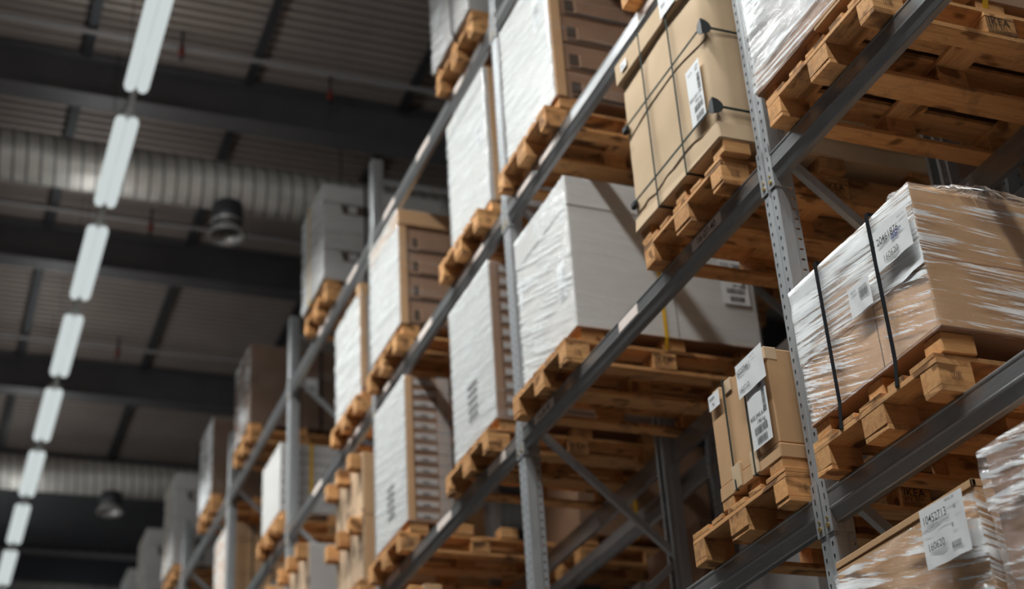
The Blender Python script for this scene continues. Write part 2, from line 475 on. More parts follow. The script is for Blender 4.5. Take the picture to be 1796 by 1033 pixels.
for i, (px, py, name) in enumerate([(-1.30, 12.55, 'left of the nearest pair'), (0.33, 12.85, 'beside the topmost loads'), (-1.05, 16.0, 'between the two ducts'), (-0.95, 19.4, 'near the farther duct')]):
    sp = thing('fire_sprinkler', 'small red sprinkler head hanging under the roof sheet, %s' % name, 'sprinkler', (px, py, 11.45), 'sprinklers')
    make('frame', 'red', sp, lambda bm: lathe(bm, (0, 0, 0), (0, 0, 1), [(0, 0.012), (0.01, 0.035), (0.05, 0.035), (0.09, 0.022), (0.12, 0.02)], 12))
    make('deflector', 'wire', sp, lambda bm: lathe(bm, (0, 0, -0.05), (0, 0, 1), [(0, 0.002), (0.0, 0.03), (0.006, 0.03), (0.05, 0.01)], 12))
    make('drop_pipe', 'wire', sp, lambda bm: tube(bm, (0, 0, 0.12), (0, 0, 0.30), 0.014, 8))
for y, nm in ((12.62, 'above the nearer duct'), (16.05, 'between the two ducts'), (19.45, 'before the farther duct')):
    tag(make('sprinkler_pipe', 'ledge', None, lambda bm: tube(bm, (-9, 0, 0), (13, 0, 0), 0.028, 10), loc=(0, y, 11.61)), 'thin sprinkler pipe running under the roof sheet, %s' % nm, 'pipe', 'sprinkler pipes')

# ------------------------------------------------------------------ lamps
def lamp(y, idx):
    lab = 'bright twin tube strip light in the hanging row, %s' % (['topmost and nearest in view', 'second from top', 'third from top', 'fourth from top', 'fifth from top', 'sixth from top', 'seventh from top', 'eighth from top'][idx] if 0 <= idx < 8 else 'outside the view')
    t = thing('strip_light', lab, 'light', (-1.865, y, 10.0), 'strip lights in the hanging row')
    bx('housing', 'housing', t, -0.065, 0.065, 0.0, 1.53, 0.046, 0.09, bev=0.006)
    for s in (-1, 1):
        make('tube', 'tube', t, lambda bm: lathe(bm, (s*0.056, 0.0, 0.0), (0, 1, 0), [(0.0, 0.004), (0.006, 0.022), (0.03, 0.044), (0.07, 0.0535), (1.46, 0.0535), (1.50, 0.044), (1.524, 0.022), (1.53, 0.004)], 20), True)
    for a, b in ((0.0, 0.025), (1.505, 1.53)):
        bx('end_cap', 'housing', t, -0.085, 0.085, a, b, 0.02, 0.06, bev=0.005)
    bx('rail', 'housing', t, -0.028, 0.028, 1.532, 1.961, 0.05, 0.085)
    for b in (0.25, 1.3):
        if any(y+b-0.3 < q < y+b+0.3 for q in (14.14, 22.75)): continue      # carried by the rail under a duct
        make('hanging_wire', 'wire', t, lambda bm: tube(bm, (0, b, 0.08), (0, b, 1.74), 0.004, 5))
    for nm, pw, sp, rot, z in (('lamp_light', LAMP_W, 102, (0, math.radians(-16), 0), -0.07), ('lamp_uplight', UP_W, 175, (math.pi, 0, 0), 0.11)):
        L = bpy.data.lights.new(nm, 'AREA'); L.shape = 'RECTANGLE'; L.size = 0.17; L.size_y = 1.47; L.energy = pw
        L.spread = math.radians(sp); L.color = (0.96, 1.0, 0.985)
        lo = bpy.data.objects.new(nm, L); lo.parent = t; lo.location = (0, 0.765, z); lo.rotation_euler = rot; COL.objects.link(lo)
    L = bpy.data.lights.new('lamp_endlight', 'AREA'); L.shape = 'RECTANGLE'; L.size = 0.17; L.size_y = 0.1; L.energy = END_W
    L.spread = math.radians(160); L.color = (0.96, 1.0, 0.985)
    lo = bpy.data.objects.new('lamp_endlight', L); lo.parent = t; lo.location = (0, 0.765, -0.13)
    lo.rotation_euler = Vector((0.42, 0.9, -0.02)).to_track_quat('-Z', 'Z').to_euler(); COL.objects.link(lo)
for k in range(-6, 9):
    lamp(9.78+1.963*k, k)

# ------------------------------------------------------------------ racking
def post_mesh(height):
    bm = bmesh.new()
    def cell(o4, hole, z0, z1, fn):
        # hole: list of (s,t) with s in 0..1 across, t 0..1 up; n = 4 or 8
        nn = len(hole)
        outer = [(0, 0), (1, 0), (1, 1), (0, 1)] if nn == 4 else [(0, 0), (.5, 0), (1, 0), (1, .5), (1, 1), (.5, 1), (0, 1), (0, .5)]
        a = [bm.verts.new(fn(s, z0+(z1-z0)*t)) for s, t in outer]; b = [bm.verts.new(fn(s, z0+(z1-z0)*t)) for s, t in hole]
        for i in range(nn): bm.faces.new((a[i], a[(i+1) % nn], b[(i+1) % nn], b[i]))
    def quad(z0, z1, fa, fb):
        bm.faces.new([bm.verts.new(p) for p in ((*fa, z0), (*fb, z0), (*fb, z1), (*fa, z1))])
    tear_l = [(0.40, 0.36), (0.66, 0.30), (0.70, 0.70), (0.36, 0.70)]
    tear_r = [(0.34, 0.30), (0.60, 0.36), (0.64, 0.70), (0.30, 0.70)]
    oct_ = [(.5+.32*math.cos(math.radians(a)), .5+.12*math.sin(math.radians(a))) for a in (225, 270, 315, 0, 45, 90, 135, 180)]
    z = 0.0
    while z < height-0.01:
        z1 = z+0.05
        for sy in (1, -1):
            quad(z, z1, (0.007, 0.0), (0.007, sy*0.006))
            quad(z, z1, (0.007, sy*0.006), (0.0, sy*0.012))
            cell(None, tear_l if sy > 0 else tear_r, z, z1, lambda s, t, sy=sy: (0.0, sy*(0.012+0.034*s), t))
            quad(z, z1, (0.0, sy*0.046), (0.004, sy*0.05))
            quad(z, z1, (0.004, sy*0.05), (0.058, sy*0.05))
            quad(z, z1, (0.058, sy*0.05), (0.064, sy*0.044))
            cell(None, oct_, z, z1, lambda s, t, sy=sy: (0.064+0.034*s, sy*0.044, t))
            quad(z, z1, (0.098, sy*0.044), (0.098, sy*0.026))
        z = z1
    bmesh.ops.remove_doubles(bm, verts=bm.verts, dist=0.0004)
    bmesh.ops.recalc_face_normals(bm, faces=bm.faces)
    me = bpy.data.meshes.new('post'); bm.to_mesh(me); bm.free()
    return me
POST = post_mesh(9.15)
POST_BACK = POST.copy()


def frame(x0, y, label, tall=9.15, back=False):
    t = thing('upright_frame', label, 'rack frame', (x0, y, 0), 'rack uprights')
    p = link('post', POST, 'steel', t)
    md = p.modifiers.new('sheet', 'SOLIDIFY'); md.thickness = 0.002; md.offset = 0
    q = link('post', POST, 'steel', t, (1.006, 0, 0)); q.rotation_euler = (0, 0, math.pi)
    z = 0.67; side = 0
    while z < 8.4:
        a = (0.07, 0, z) if side == 0 else (0.965, 0, z)
        b = (0.965, 0, z+0.78) if side == 0 else (0.07, 0, z+0.78)
        make('brace', 'steel', t, lambda bm: bar(bm, a, b, 0.034, 0.042))
        z += 0.78; side = 1-side
    make('brace', 'steel', t, lambda bm: bar(bm, (0.07, 0, 8.95), (0.94, 0, 8.95), 0.034, 0.042))
    make('base_plate', 'steel', t, lambda bm: (box(bm, -0.02, 0.12, -0.07, 0.07, 0, 0.008)))
    make('base_plate', 'steel', t, lambda bm: (box(bm, 0.89, 1.03, -0.07, 0.07, 0, 0.008)))
    return t


WHERE = ['at the right edge', 'right of the tall strapped kraft box, nearest in view', 'second nearest, left of the long white box', 'third nearest, beside the white handled cartons', 'fourth nearest, left of the labelled carton column', 'fifth nearest, far down the aisle', 'sixth nearest, far down the aisle', 'seventh nearest, far down the aisle', 'eighth nearest, far down the aisle']
for i, y in enumerate(UP):
    if i == 0 or inview([(XF, y, z) for z in (1, 3, 5, 7, 9)] + [(XR, y, z) for z in (1, 3, 5, 7, 9)], 0):
        frame(XF, y, 'grey perforated rack upright frame, %s' % WHERE[i])


def beam_mesh(length):
    bm = bmesh.new()
    pr = [(0.003, -0.0), (0.0, -0.004), (0.0, -0.010), (0.003, -0.013), (0.003, -0.070), (0.0, -0.074), (0.0, -0.080), (0.004, -0.085), (0.018, -0.128), (0.022, -0.132), (0.050, -0.132), (0.050, 0.0)]
    A = [bm.verts.new((x, 0, z)) for x, z in pr]; B = [bm.verts.new((x, length, z)) for x, z in pr]
    for i in range(len(pr)): bm.faces.new((A[i], A[(i+1) % len(pr)], B[(i+1) % len(pr)], B[i]))
    bm.faces.new(A); bm.faces.new(B[::-1])
    return mesh('rack_beam', bm)
BL = PITCH-0.104
BM = beam_mesh(BL)


def connector(bm, near):
    """plate hooked on the post: near=True stands at the near (-y) end of the beam and covers the far half of that post"""
    s = 1 if near else -1
    y0 = 0.0
    a, b = sorted((y0, y0-s*0.046))
    box(bm, 0.0, 0.0045, a, b, -0.165, 0.055, 0.001)
    a, b = sorted((y0, y0+s*0.004))
    box(bm, 0.0, 0.098, a, b, -0.165, -0.006, 0.001)


def rack_beam(x, y, z, label, mirror=False, labels=(), group='rack beams'):
    t = thing('rack_beam', label, 'rack beam', (x, y+0.052, z), group)
    if mirror: t.rotation_euler = (0, 0, math.pi); t.location = (x, y+0.052+BL, z)
    link('beam_bar', BM, 'beam', t)
    for near, yy in ((True, 0.0), (False, BL)):
        c = make('end_connector', 'steel', t, lambda bm: connector(bm, near), loc=(0, yy, 0))
        s = -1 if near else 1
        make('locking_pin', 'brass', c, lambda bm: (tube(bm, (-0.006, s*0.024, -0.135), (0.002, s*0.024, -0.135), 0.010, 10), tube(bm, (-0.004, s*0.024, -0.105), (0.002, s*0.024, -0.105), 0.006, 8)))
        make('hook_slot', 'plastic_black', c, lambda bm: [box(bm, -0.001, 0.003, s*0.018-0.003, s*0.018+0.003, zz, zz+0.022) for zz in (0.02, -0.03, -0.08)])
    for (yc, w, s) in labels:
        lab = bx('location_label', 'tape', t, -0.0012, 0.003, yc-y-0.052-w/2, yc-y-0.052+w/2, -0.069, -0.014)
        if s:
            me = text_mesh(s, 0.052); tt = link('printed_text', me, 'ink', lab)
            wdt = max(v.co.x for v in me.vertices)
            place(tt, FRONT, (-0.0022, yc-y-0.052+wdt/2, -0.06))
    return t


BEAMLAB = {('A', 1): [(5.25, 0.29, '16-07-40'), (6.12, 0.22, None), (7.27, 0.29, '16-06-40')],
           ('A', 2): [(8.05, 0.3, None), (9.05, 0.28, None), (10.2, 0.3, None)],
           ('C', 1): [(5.5, 0.28, None), (6.9, 0.3, None), (7.3, 0.26, None)], ('C', 2): [(8.2, 0.3, None), (9.3, 0.3, None), (10.2, 0.25, None)],
           ('D', 2): [(8.3, 0.3, None), (9.2, 0.3, None), (10.1, 0.3, None)], ('D', 3): [(11.2, 0.3, None), (12.2, 0.3, None)], ('C', 3): [(11.2, 0.3, None), (12.4, 0.3, None)]}
for l, z in LV.items():
    for i in range(len(UP)-1):
        y = UP[i]
        lab = BEAMLAB.get((l, i), ())
        bay = ORD[i]
        if inview([(0.09, y+k*PITCH/12, z-0.06) for k in range(13)], -4) or (l == 'E' and i == 0):
            txt = ' with the 16-07-40 label' if (l, i) == ('A', 1) else ''
            rack_beam(0.085, y, z, 'grey front rack beam%s, %s beam line, %s bay from the near end' % (txt, LN[l], bay), labels=lab)
        if l != 'D' and i <= 3 and inview([(1.08, y+k*PITCH/12, z-0.06) for k in range(13)], -4) or (l == 'E' and i == 0):
            rack_beam(1.103, y, z, 'dark rear rack beam behind the loads, %s beam line, %s bay from the near end' % (LN[l], bay), True)

# second row of racking, back to back with the first
XB = 1.36
for i in (1, 2, 3):
    if inview([(XB, UP[i], z) for z in (3, 4, 5, 6)], 0):
        frame(XB, UP[i], 'dark upright frame of the back row, %s, seen through the gaps' % ORD[i-1])
for l in ('B', 'A', 'C'):
    for i in (0, 1, 2, 3):
        if inview([(XB, UP[i]+k*PITCH/12, LV[l]-0.06) for k in range(13)], -10):
            rack_beam(XB-0.007, UP[i], LV[l], 'dark beam of the back rack row, %s beam line, %s bay from the near end' % (LN[l], ORD[i]), group='back row beams')

# ------------------------------------------------------------------ pallets
PV = []
def pallet_variant(seed):
    random.seed(seed)
    parts = []
    def add(name, mat, cx, cy, cz, dx, dy, dz, bev=0.002, jit=0.002):
        bm = bmesh.new(); box(bm, -dx/2, dx/2, -dy/2, dy/2, -dz/2, dz/2, bev, jit)
        parts.append((name, mesh(name, bm), mat, (cx, cy, cz)))
    for cy, w in ((0.05, 0.10), (0.40, 0.145), (0.75, 0.10)):
        add('bottom_board', 'wood_x', 0.6, cy, 0.011, 1.2+random.uniform(-0.008, 0.004), w, 0.022)
    for ix, cx in enumerate((0.0725, 0.6, 1.1275)):
        for iy, (cy, w) in enumerate(((0.05, 0.10), (0.40, 0.145), (0.75, 0.10))):
            add('block', 'wood_x', cx, cy, 0.061, 0.145, w, 0.0795, 0.002, 0.0008)
        add('stringer_board', 'wood_y', cx, 0.4, 0.111, 0.145, 0.8, 0.022)
    for cy, w in ((0.0725, 0.145), (0.2365, 0.1), (0.40, 0.145), (0.5635, 0.1), (0.7275, 0.145)):
        add('deck_board', 'wood_x', 0.6, cy+random.uniform(-0.006, 0.006), 0.133, 1.2, w, 0.022)
    return parts
PV = [pallet_variant(s) for s in (3, 11, 29)]
random.seed(5)


def pallet(l, y, label, v=0, x=0.0, stamp=True, group='pallets in the racking'):
    t = thing('pallet', label, 'pallet', (x, y, LV[l]), group)
    for name, me, mat, loc in PV[v % 3]:
        o = link(name, me, mat, t, loc)
        if stamp and name == 'block' and abs(loc[1]-0.05) < 0.01:
            if abs(loc[0]-0.6) < 0.01:
                for s, sz, z, sq in (('IKEA', 0.048, 0.004, 1.05), ('872. 371', 0.026, -0.018, 0.98), ('PROPERTY OF', 0.015, -0.033, 1.08)):
                    tt = link('stamp_text', text_mesh(s, sz), 'ink_wood', o); place(tt, NEAR, (-0.062, -0.0535, z)); tt.scale = (sq, 1, 1)
                def fr(bm):
                    for a in ((-0.068, 0.068, 0.039, 0.041), (-0.068, 0.068, -0.0385, -0.037), (-0.068, -0.0665, -0.038, 0.041), (0.0665, 0.068, -0.038, 0.041)):
                        box(bm, a[0], a[1], -0.0538, -0.0532, a[2], a[3])
                make('stamp_frame', 'ink_wood', o, fr)
            elif loc[0] < 0.3:
                def mk(bm):
                    for a in ((-0.03, 0.03, 0.022, 0.0235), (-0.03, 0.03, -0.020, -0.0185), (-0.03, -0.0285, -0.02, 0.0235), (-0.018, -0.015, -0.014, 0.016), (-0.004, -0.001, -0.014, 0.016), (0.006, 0.009, -0.018, 0.02),
                              (0.010, 0.024, 0.010, 0.014), (0.010, 0.022, -0.001, 0.003), (0.010, 0.024, -0.013, -0.009)):
                        box(bm, a[0], a[1], -0.0538, -0.0532, a[2], a[3])
                o2 = make('stamp_mark', 'ink_faint', o, mk); o2.scale = (0.75, 1, 0.72)
    return t


# ------------------------------------------------------------------ loads
LIFT = 0.2255


def film_mesh(name, x0, x1, y0, y1, z0, z1, mf, mn, amp=0.006, off=0.007, res=0.03, top=0.10, tilt=0.12, puff=0.0):
    """a skin round the four sides, its upper edge folded over the top"""
    x0 -= off; x1 += off; y0 -= off; y1 += off
    per = []
    def seg(a, b, k):
        nn = max(2, int((Vector(b)-Vector(a)).length/res))
        for i in range(nn):
            t = i/nn; per.append((a[0]+(b[0]-a[0])*t, a[1]+(b[1]-a[1])*t, k))
    seg((x0, y1), (x0, y0), 0); seg((x0, y0), (x1, y0), 1); seg((x1, y0), (x1, y1), 2); seg((x1, y1), (x0, y1), 3)
    nrm = [(-1, 0), (0, -1), (1, 0), (0, 1)]
    nv = max(6, int((z1-z0)/res))
    rows = [(z0+(z1-z0)*j/nv, 0.0) for j in range(nv+1)]
    if top: rows += [(z1+off*0.8, top*0.3), (z1+off, top*0.7), (z1+off*0.6, top)]
    bm = bmesh.new(); uvl = bm.loops.layers.uv.new('UVMap')
    sd = random.uniform(0, 50)
    cx, cy = (x0+x1)/2, (y0+y1)/2
    G = []; U = [0.0]
    for i in range(1, len(per)+1):
        a = per[i-1]; b = per[i % len(per)]; U.append(U[-1]+math.hypot(a[0]-b[0], a[1]-b[1]))
    for i, (px, py, k) in enumerate(per):
        col = []
        for z, ins in rows:
            nx, ny = nrm[k]
            w = mnoise.noise((U[i]*2.2+sd, (z+U[i]*tilt)*16, sd))*0.6 + mnoise.noise((U[i]*5+sd, (z-U[i]*tilt*0.6)*34, sd+9))*0.4
            dd = amp*w + puff*math.sin(math.pi*min(1, max(0, (z-z0)/(z1-z0))))
            qx, qy = px+nx*dd, py+ny*dd
            if ins:
                qx = min(max(qx, x0+ins), x1-ins); qy = min(max(qy, y0+ins), y1-ins)
            zz = z + (amp*1.2*mnoise.noise((U[i]*9, sd, 3.0)) if z == z0 or ins else 0)
            col.append(bm.verts.new((qx, qy, zz)))
        G.append(col)
    for i in range(len(per)):
        j = (i+1) % len(per)
        for q in range(len(rows)-1):
            ff = bm.faces.new((G[i][q], G[j][q], G[j][q+1], G[i][q+1]))
            ff.material_index = 0 if per[i][2] in (0,) else 1  # aisle side takes the whiter film, its glare painted in
            ff.smooth = True
            for lp, (u, v) in zip(ff.loops, ((U[i], rows[q][0]), (U[i+1], rows[q][0]), (U[i+1], rows[q+1][0]+rows[q+1][1]), (U[i], rows[q+1][0]+rows[q+1][1]))):
                lp[uvl].uv = (u, v)
    bmesh.ops.recalc_face_normals(bm, faces=bm.faces)
    me = bpy.data.meshes.new(name); bm.to_mesh(me); bm.free()
    me.materials.append(M[mf]); me.materials.append(M[mn])
    return me


def feet(t, x0, x1, y0, y1, h=0.0785, three=True):
    """the short wooden skids under a load"""
    for cx in ((x0+0.075, (x0+x1)/2, x1-0.075) if three else (x0+0.07,)):
        for cy in (y0+0.05, (y0+y1)/2, y1-0.05):
            bx('skid_foot', 'wood_x', t, cx-0.07, cx+0.07, cy-0.05, cy+0.05, -h, -0.001, bev=0.003, jit=0.002)


def load(name, label, cat, l, y0, x=0.0, group='loads in the racking'):
    return thing(name, label, cat, (x, y0, LV[l]+LIFT), group)


def carton(t, mat, x0, x1, y0, y1, z0, z1, bev=0.006, name='carton'):
    return bx(name, mat, t, x0, x1, y0, y1, z0, z1, bev=bev, jit=0.002)


def wrap(t, *a, **k):
    return link('stretch_film', film_mesh('stretch_film', *a, **k), None, t)


def hoop_y(t, mat, y, x0, x1, z0, z1, w=0.016, below=None):
    """strap in the x-z plane round a load, at y; below: dips to the pallet stringer first"""
    e = 0.004
    pts = [(x0-e, y, z1+e), (x0-e, y, z0)]
    nd = [(-1, 0, 1), (-1, 0, 0)]
    if below:
        pts += [(below[0]-e, y, below[1]-e), (below[0]+0.145, y, below[1]-e)]; nd += [(-1, 0, -1), (0, 0, -1)]
    else:
        pts += [(x0-e, y, z0-e), (x0+0.3, y, z0-e)]; nd[-1] = (-1, 0, 0); nd += [(-1, 0, -1), (0, 0, -1)]
    pts = [(x1, y, z1+e)]+pts; nd = [(0, 0, 1)]+nd
    return make('strap', mat, t, lambda bm: ribbon(bm, pts, w, (0, 1, 0), 0.002, nd))


def hoop_z(t, mat, z, x0, x1, y0, y1, w=0.016):
    e = 0.004
    c = [(x0-e, y0-e), (x1+e, y0-e), (x1+e, y1+e), (x0-e, y1+e), (x0-e, y0-e)]
    nd = [(-1, -1, 0), (1, -1, 0), (1, 1, 0), (-1, 1, 0), (-1, -1, 0)]
    return make('strap', mat, t, lambda bm: ribbon(bm, [(a, b, z) for a, b in c], w, (0, 0, 1), 0.002, nd))


def hoop_x(t, mat, xx, y0, y1, z0, z1, w=0.022, low=None):
    e = 0.004
    lo = z0 if low is None else low
    pts = [(xx, y1+e, z1+e), (xx, y0-e, z1+e), (xx, y0-e, z0), (xx, y0-e+0.03, lo-e), (xx, y1-0.03, lo-e), (xx, y1+e, z0), (xx, y1+e, z1+e)]
    nd = [(0, 1, 1), (0, -1, 1), (0, -1, 0), (0, -1, -1), (0, 1, -1), (0, 1, 0), (0, 1, 1)]
    return make('strap', mat, t, lambda bm: ribbon(bm, pts, w, (1, 0, 0), 0.002, nd))


# --- the tall strapped kraft box above 16-07-40
y0 = 4.87
t = load('strapped_carton', 'tall kraft box with dark straps and black corner guards, above the 16-07-40 beam label', 'box', 'A', y0)
pallet('A', 4.91, 'wooden pallet under the tall strapped kraft box, above the 16-07-40 label', 0)
x0, x1, ly, hz = 0.0, 1.15, 0.86, 0.98
def kraft_body(bm):
    nx, ny, nz = 12, 12, 20
    def pt(sx, sy, sz):
        p = Vector((x0+(x1-x0)*sx, ly*sy, 0.0+hz*sz))
        b = 0.012*math.sin(math.pi*sy)*math.sin(math.pi*sz)
        w = mnoise.noise((sy*3, sz*5, 1.7))*0.006
        low = max(0, 0.16-sz)/0.16
        w += low*mnoise.noise((sy*9, sz*30, 4))*0.016
        p.x += -(b+w) if sx == 0 else 0
        p.y += -(0.008*math.sin(math.pi*sx)*math.sin(math.pi*sz)+mnoise.noise((sx*4, sz*6, 8))*0.004+low*mnoise.noise((sx*9, sz*22, 2))*0.01) if sy == 0 else 0
        p.z += -0.012*(0.5+mnoise.noise((sy*6, sx*4, 3))) if sz == 0 else 0
        return p
    def grid(fn, na, nb):
        V = [[bm.verts.new(fn(i/na, j/nb)) for j in range(nb+1)] for i in range(na+1)]
        for i in range(na):
            for j in range(nb): bm.faces.new((V[i][j], V[i+1][j], V[i+1][j+1], V[i][j+1]))
    grid(lambda a, b: pt(0, a, b), ny, nz); grid(lambda a, b: pt(1, a, b), 2, 2)
    grid(lambda a, b: pt(a, 0, b), nx, nz); grid(lambda a, b: pt(a, 1, b), 2, 2)
    grid(lambda a, b: pt(a, b, 0), nx, ny); grid(lambda a, b: pt(a, b, 1), 2, 2)
    bmesh.ops.remove_doubles(bm, verts=bm.verts, dist=0.0005)
make('carton', 'kraft_pale', t, kraft_body, True)
make('lid', 'kraft_pale', t, lambda bm: box(bm, x0-0.03, x1+0.02, -0.02, ly+0.025, 0.90, 1.03, 0.006, 0.004))
make('base_wrap', 'kraft_pale', t, lambda bm: box(bm, x0-0.016, x1, -0.006, ly+0.01, -0.012, 0.085, 0.008, 0.005))
feet(t, x0+0.0, x1, 0.0, ly)
for ys in (5.46-y0, 5.165-y0):
    hoop_y(t, 'strap_green', ys, x0-0.022, x1, -0.012, 1.035, 0.013)
for zs in (0.61, 0.155):
    hoop_z(t, 'strap_green', zs, x0-0.020, x1, -0.010, ly, 0.013)
    def guard(bm):
        # two half round pads folded round the near edge
        R_, th = 0.045, 0.006
        for ax in (0, 1):
            A = []; B = []
            for k in range(15):
                a_ = -math.pi/2+math.pi*k/14
                q, zz = R_*math.cos(a_), zs+R_*0.95*math.sin(a_)
                if ax == 0: pa, pb = (x0-0.030, -0.020+q*0.95, zz), (x0-0.030+th, -0.020+q*0.95, zz)
                else: pa, pb = (x0-0.030+q*1.2, -0.020, zz), (x0-0.030+q*1.2, -0.020+th, zz)
                A.append(bm.verts.new(pa)); B.append(bm.verts.new(pb))
            bm.faces.new(A); bm.faces.new(B[::-1])
            for k in range(14): bm.faces.new((A[k], B[k], B[k+1], A[k+1]))
    make('corner_guard', 'plastic_black', t, guard)
    make('corner_guard', 'plastic_black', t, lambda bm: box(bm, x0-0.028, x0+0.0, ly-0.03, ly+0.018, zs-0.02, zs+0.02, 0.008))
sheet(t, FRONT, (x0-0.019, 5.065-y0, 0.155), 0.135, 0.33,
      [('t', 0.02, 0.29, 0.018, 'S.C.A.', 'ink_soft'), ('t', 0.085, 0.298, 0.016, '1.234'), ('t', 0.09, 0.28, 0.016, '990'), ('t', 0.008, 0.145, 0.026, '802.557.29'), ('t', 0.055, 0.118, 0.024, '350 kg'),
       ('b', 0.04, 0.072, 0.085, 0.034, 3), ('b', 0.05, 0.022, 0.07, 0.034, 5), ('b', 0.098, 0.17, 0.026, 0.09, 9, True)], tilt=0.0)
sheet(t, FRONT, (x0-0.034, 0.33, 0.915), 0.16, 0.14, [('t', 0.02, 0.05, 0.03, '802', 'ink_soft')])
sheet(t, FRONT, (x0-0.034, 0.80, 0.935), 0.07, 0.05, [('t', 0.01, 0.015, 0.02, 'FRA', 'ink_soft')])

# --- the long white box above 16-06-40
y0 = 6.72
pallet('A', 6.72, 'wooden pallet under the long white box, above the 16-06-40 label', 1)
t = load('wrapped_carton', 'long white box in stretch film with a yellow strap, above the 16-06-40 beam label', 'box', 'A', y0)
x0, x1, ly = 0.082, 1.245, 0.79
carton(t, 'white_card', x0, x1, 0, ly, 0, 0.79, 0.005)
make('lid', 'white_card', t, lambda bm: box(bm, x0-0.006, x1+0.006, -0.006, ly+0.006, 0.785, 0.985, 0.006, 0.002))
make('carton_seam', 'fold', t, lambda bm: box(bm, 0.709, 0.712, -0.0015, 0.01, 0.0, 0.786))
make('slip_sheet', 'kraft_dark', t, lambda bm: box(bm, x0-0.01, x1, -0.012, ly+0.01, -0.010, -0.001, 0.002, 0.002))
feet(t, x0+0.02, x1, 0.01, ly)
wrap(t, x0, x1, 0, ly, -0.004, 0.985, 'film_milky', 'film_clear', amp=0.005)
hoop_x(t, 'strap_yellow', 0.622, -0.008, ly+0.008, -0.01, 0.99, 0.022, low=-0.104)
sheet(t, NEAR, (1.02, -0.011, 0.27), 0.18, 0.30, [('t', 0.01, 0.158, 0.034, '602.764.81'), ('t', 0.075, 0.115, 0.03, '64 kg'), ('b', 0.032, 0.07, 0.12, 0.034, 4), ('b', 0.05, 0.018, 0.095, 0.034, 6), ('b', 0.135, 0.11, 0.03, 0.11, 8, True), ('t', 0.01, 0.25, 0.03, 'FOG 72'), ('b', 0.10, 0.24, 0.06, 0.03, 12)])
sheet(t, FRONT, (x0-0.002, 0.20, 0.24), 0.11, 0.24, [('b', 0.075, 0.10, 0.018, 0.10, 3, True), ('b', 0.02, 0.05, 0.07, 0.03, 5), ('b', 0.02, 0.01, 0.06, 0.025, 7), ('t', 0.02, 0.17, 0.02, '602', 'ink_soft')])
sheet(t, FRONT, (x0-0.002, 0.77, 0.5), 0.05, 0.18, [])

# --- film-wrapped load at the top right, above the nearest pallet underside
y0 = 3.70
pallet('A', 3.68, 'wooden pallet at the upper right, its stained underside and yellow strap in view', 2)
t = load('wrapped_load', 'film wrapped brown load with glossy white streaks, upper right, above a stained pallet', 'wrapped load', 'A', y0)
carton(t, 'kraft_dark', 0.0, 1.18, 0.0, 0.84, -0.02, 0.10, 0.004, 'tray')
carton(t, 'grey_card', 0.008, 1.17, 0.008, 0.832, 0.10, 0.72, 0.004)
carton(t, 'kraft_dark', 0.008, 1.17, 0.008, 0.832, 0.722, 1.12, 0.004)
make('tray_flap', 'kraft', t, lambda bm: box(bm, -0.004, 0.5, -0.004, 0.36, -0.035, 0.0, 0.003, 0.004))
feet(t, 0.02, 1.18, 0.01, 0.83)
wrap(t, 0.0, 1.18, 0, 0.84, 0.085, 1.13, 'film_sheen', 'film_clear', amp=0.005, tilt=0.1)
wrap(t, 0.0, 1.18, 0, 0.84, -0.015, 0.10, 'film_taut', 'film_clear', amp=0.004, off=0.009, top=0, tilt=0.1)
hoop_x(t, 'strap_yellow', 0.575, -0.0, 0.84, 0, 1.12, 0.026, low=-0.104)

# --- brown two-tier box, right of the nearest upright
y0 = 3.745
pallet('B', 3.76, 'wooden pallet under the crinkly wrapped brown box with two black straps', 2)
t = load('wrapped_carton', 'brown two tier box in crinkled film with two black straps, right of the nearest upright', 'box', 'B', y0)
x0, x1, ly = 0.032, 1.2, 0.83
carton(t, 'kraft', x0, x1, 0, ly, 0.012, 0.29, 0.006)
carton(t, 'kraft', x0+0.002, x1, 0.004, ly-0.002, 0.292, 0.585, 0.006)
make('carton_seam', 'fold', t, lambda bm: box(bm, x0-0.0015, x0+0.004, ly*0.4, ly*0.4+0.003, 0.012, 0.29))
make('slip_sheet', 'kraft_dark', t, lambda bm: box(bm, x0-0.008, x1, -0.012, ly+0.01, -0.002, 0.012, 0.003, 0.004))
feet(t, x0+0.0, x1, 0.01, ly)
wrap(t, x0, x1, 0, ly, 0.0, 0.29, 'film_crinkled', 'film_taut', amp=0.009, top=0, res=0.02, tilt=0.25)
o = wrap(t, x0, x1, 0, ly, 0.26, 0.59, 'film_layered', 'film_taut', amp=0.010, off=0.011, top=0.16, res=0.02, tilt=0.15)
def bunch(bm):
    # the film gathered into a tuft over the top
    nn, k = 36, 9
    R = []
    for j in range(k+1):
        a = j/k; ring = []
        for i in range(nn):
            th = 2*math.pi*i/nn
            rr = (0.20*(1-a)**1.4+0.03)*(1+0.16*mnoise.noise((math.cos(th)*3, math.sin(th)*3, a*2)))
            ring.append(bm.verts.new((0.38+rr*1.6*math.cos(th)+0.05*a, 0.09+rr*0.5*math.sin(th), 0.588+0.012+0.10*a**0.8+0.03*a*mnoise.noise((th*3, a*4, 1)))))
        R.append(ring)
    uvl = bm.loops.layers.uv.new('UVMap')
    for j in range(k):
        for i in range(nn):
            ff = bm.faces.new((R[j][i], R[j][(i+1) % nn], R[j+1][(i+1) % nn], R[j+1][i]))
            for lp, (u, v) in zip(ff.loops, ((i, j), (i+1, j), (i+1, j+1), (i, j+1))): lp[uvl].uv = (v*0.06, u*0.05)
make('film_tuft', 'film_crinkled', t, bunch, True)
hoop_y(t, 'strap_black', 4.355-y0, x0-0.018, x1, 0.0, 0.60, 0.021, below=(0.0, -0.104))
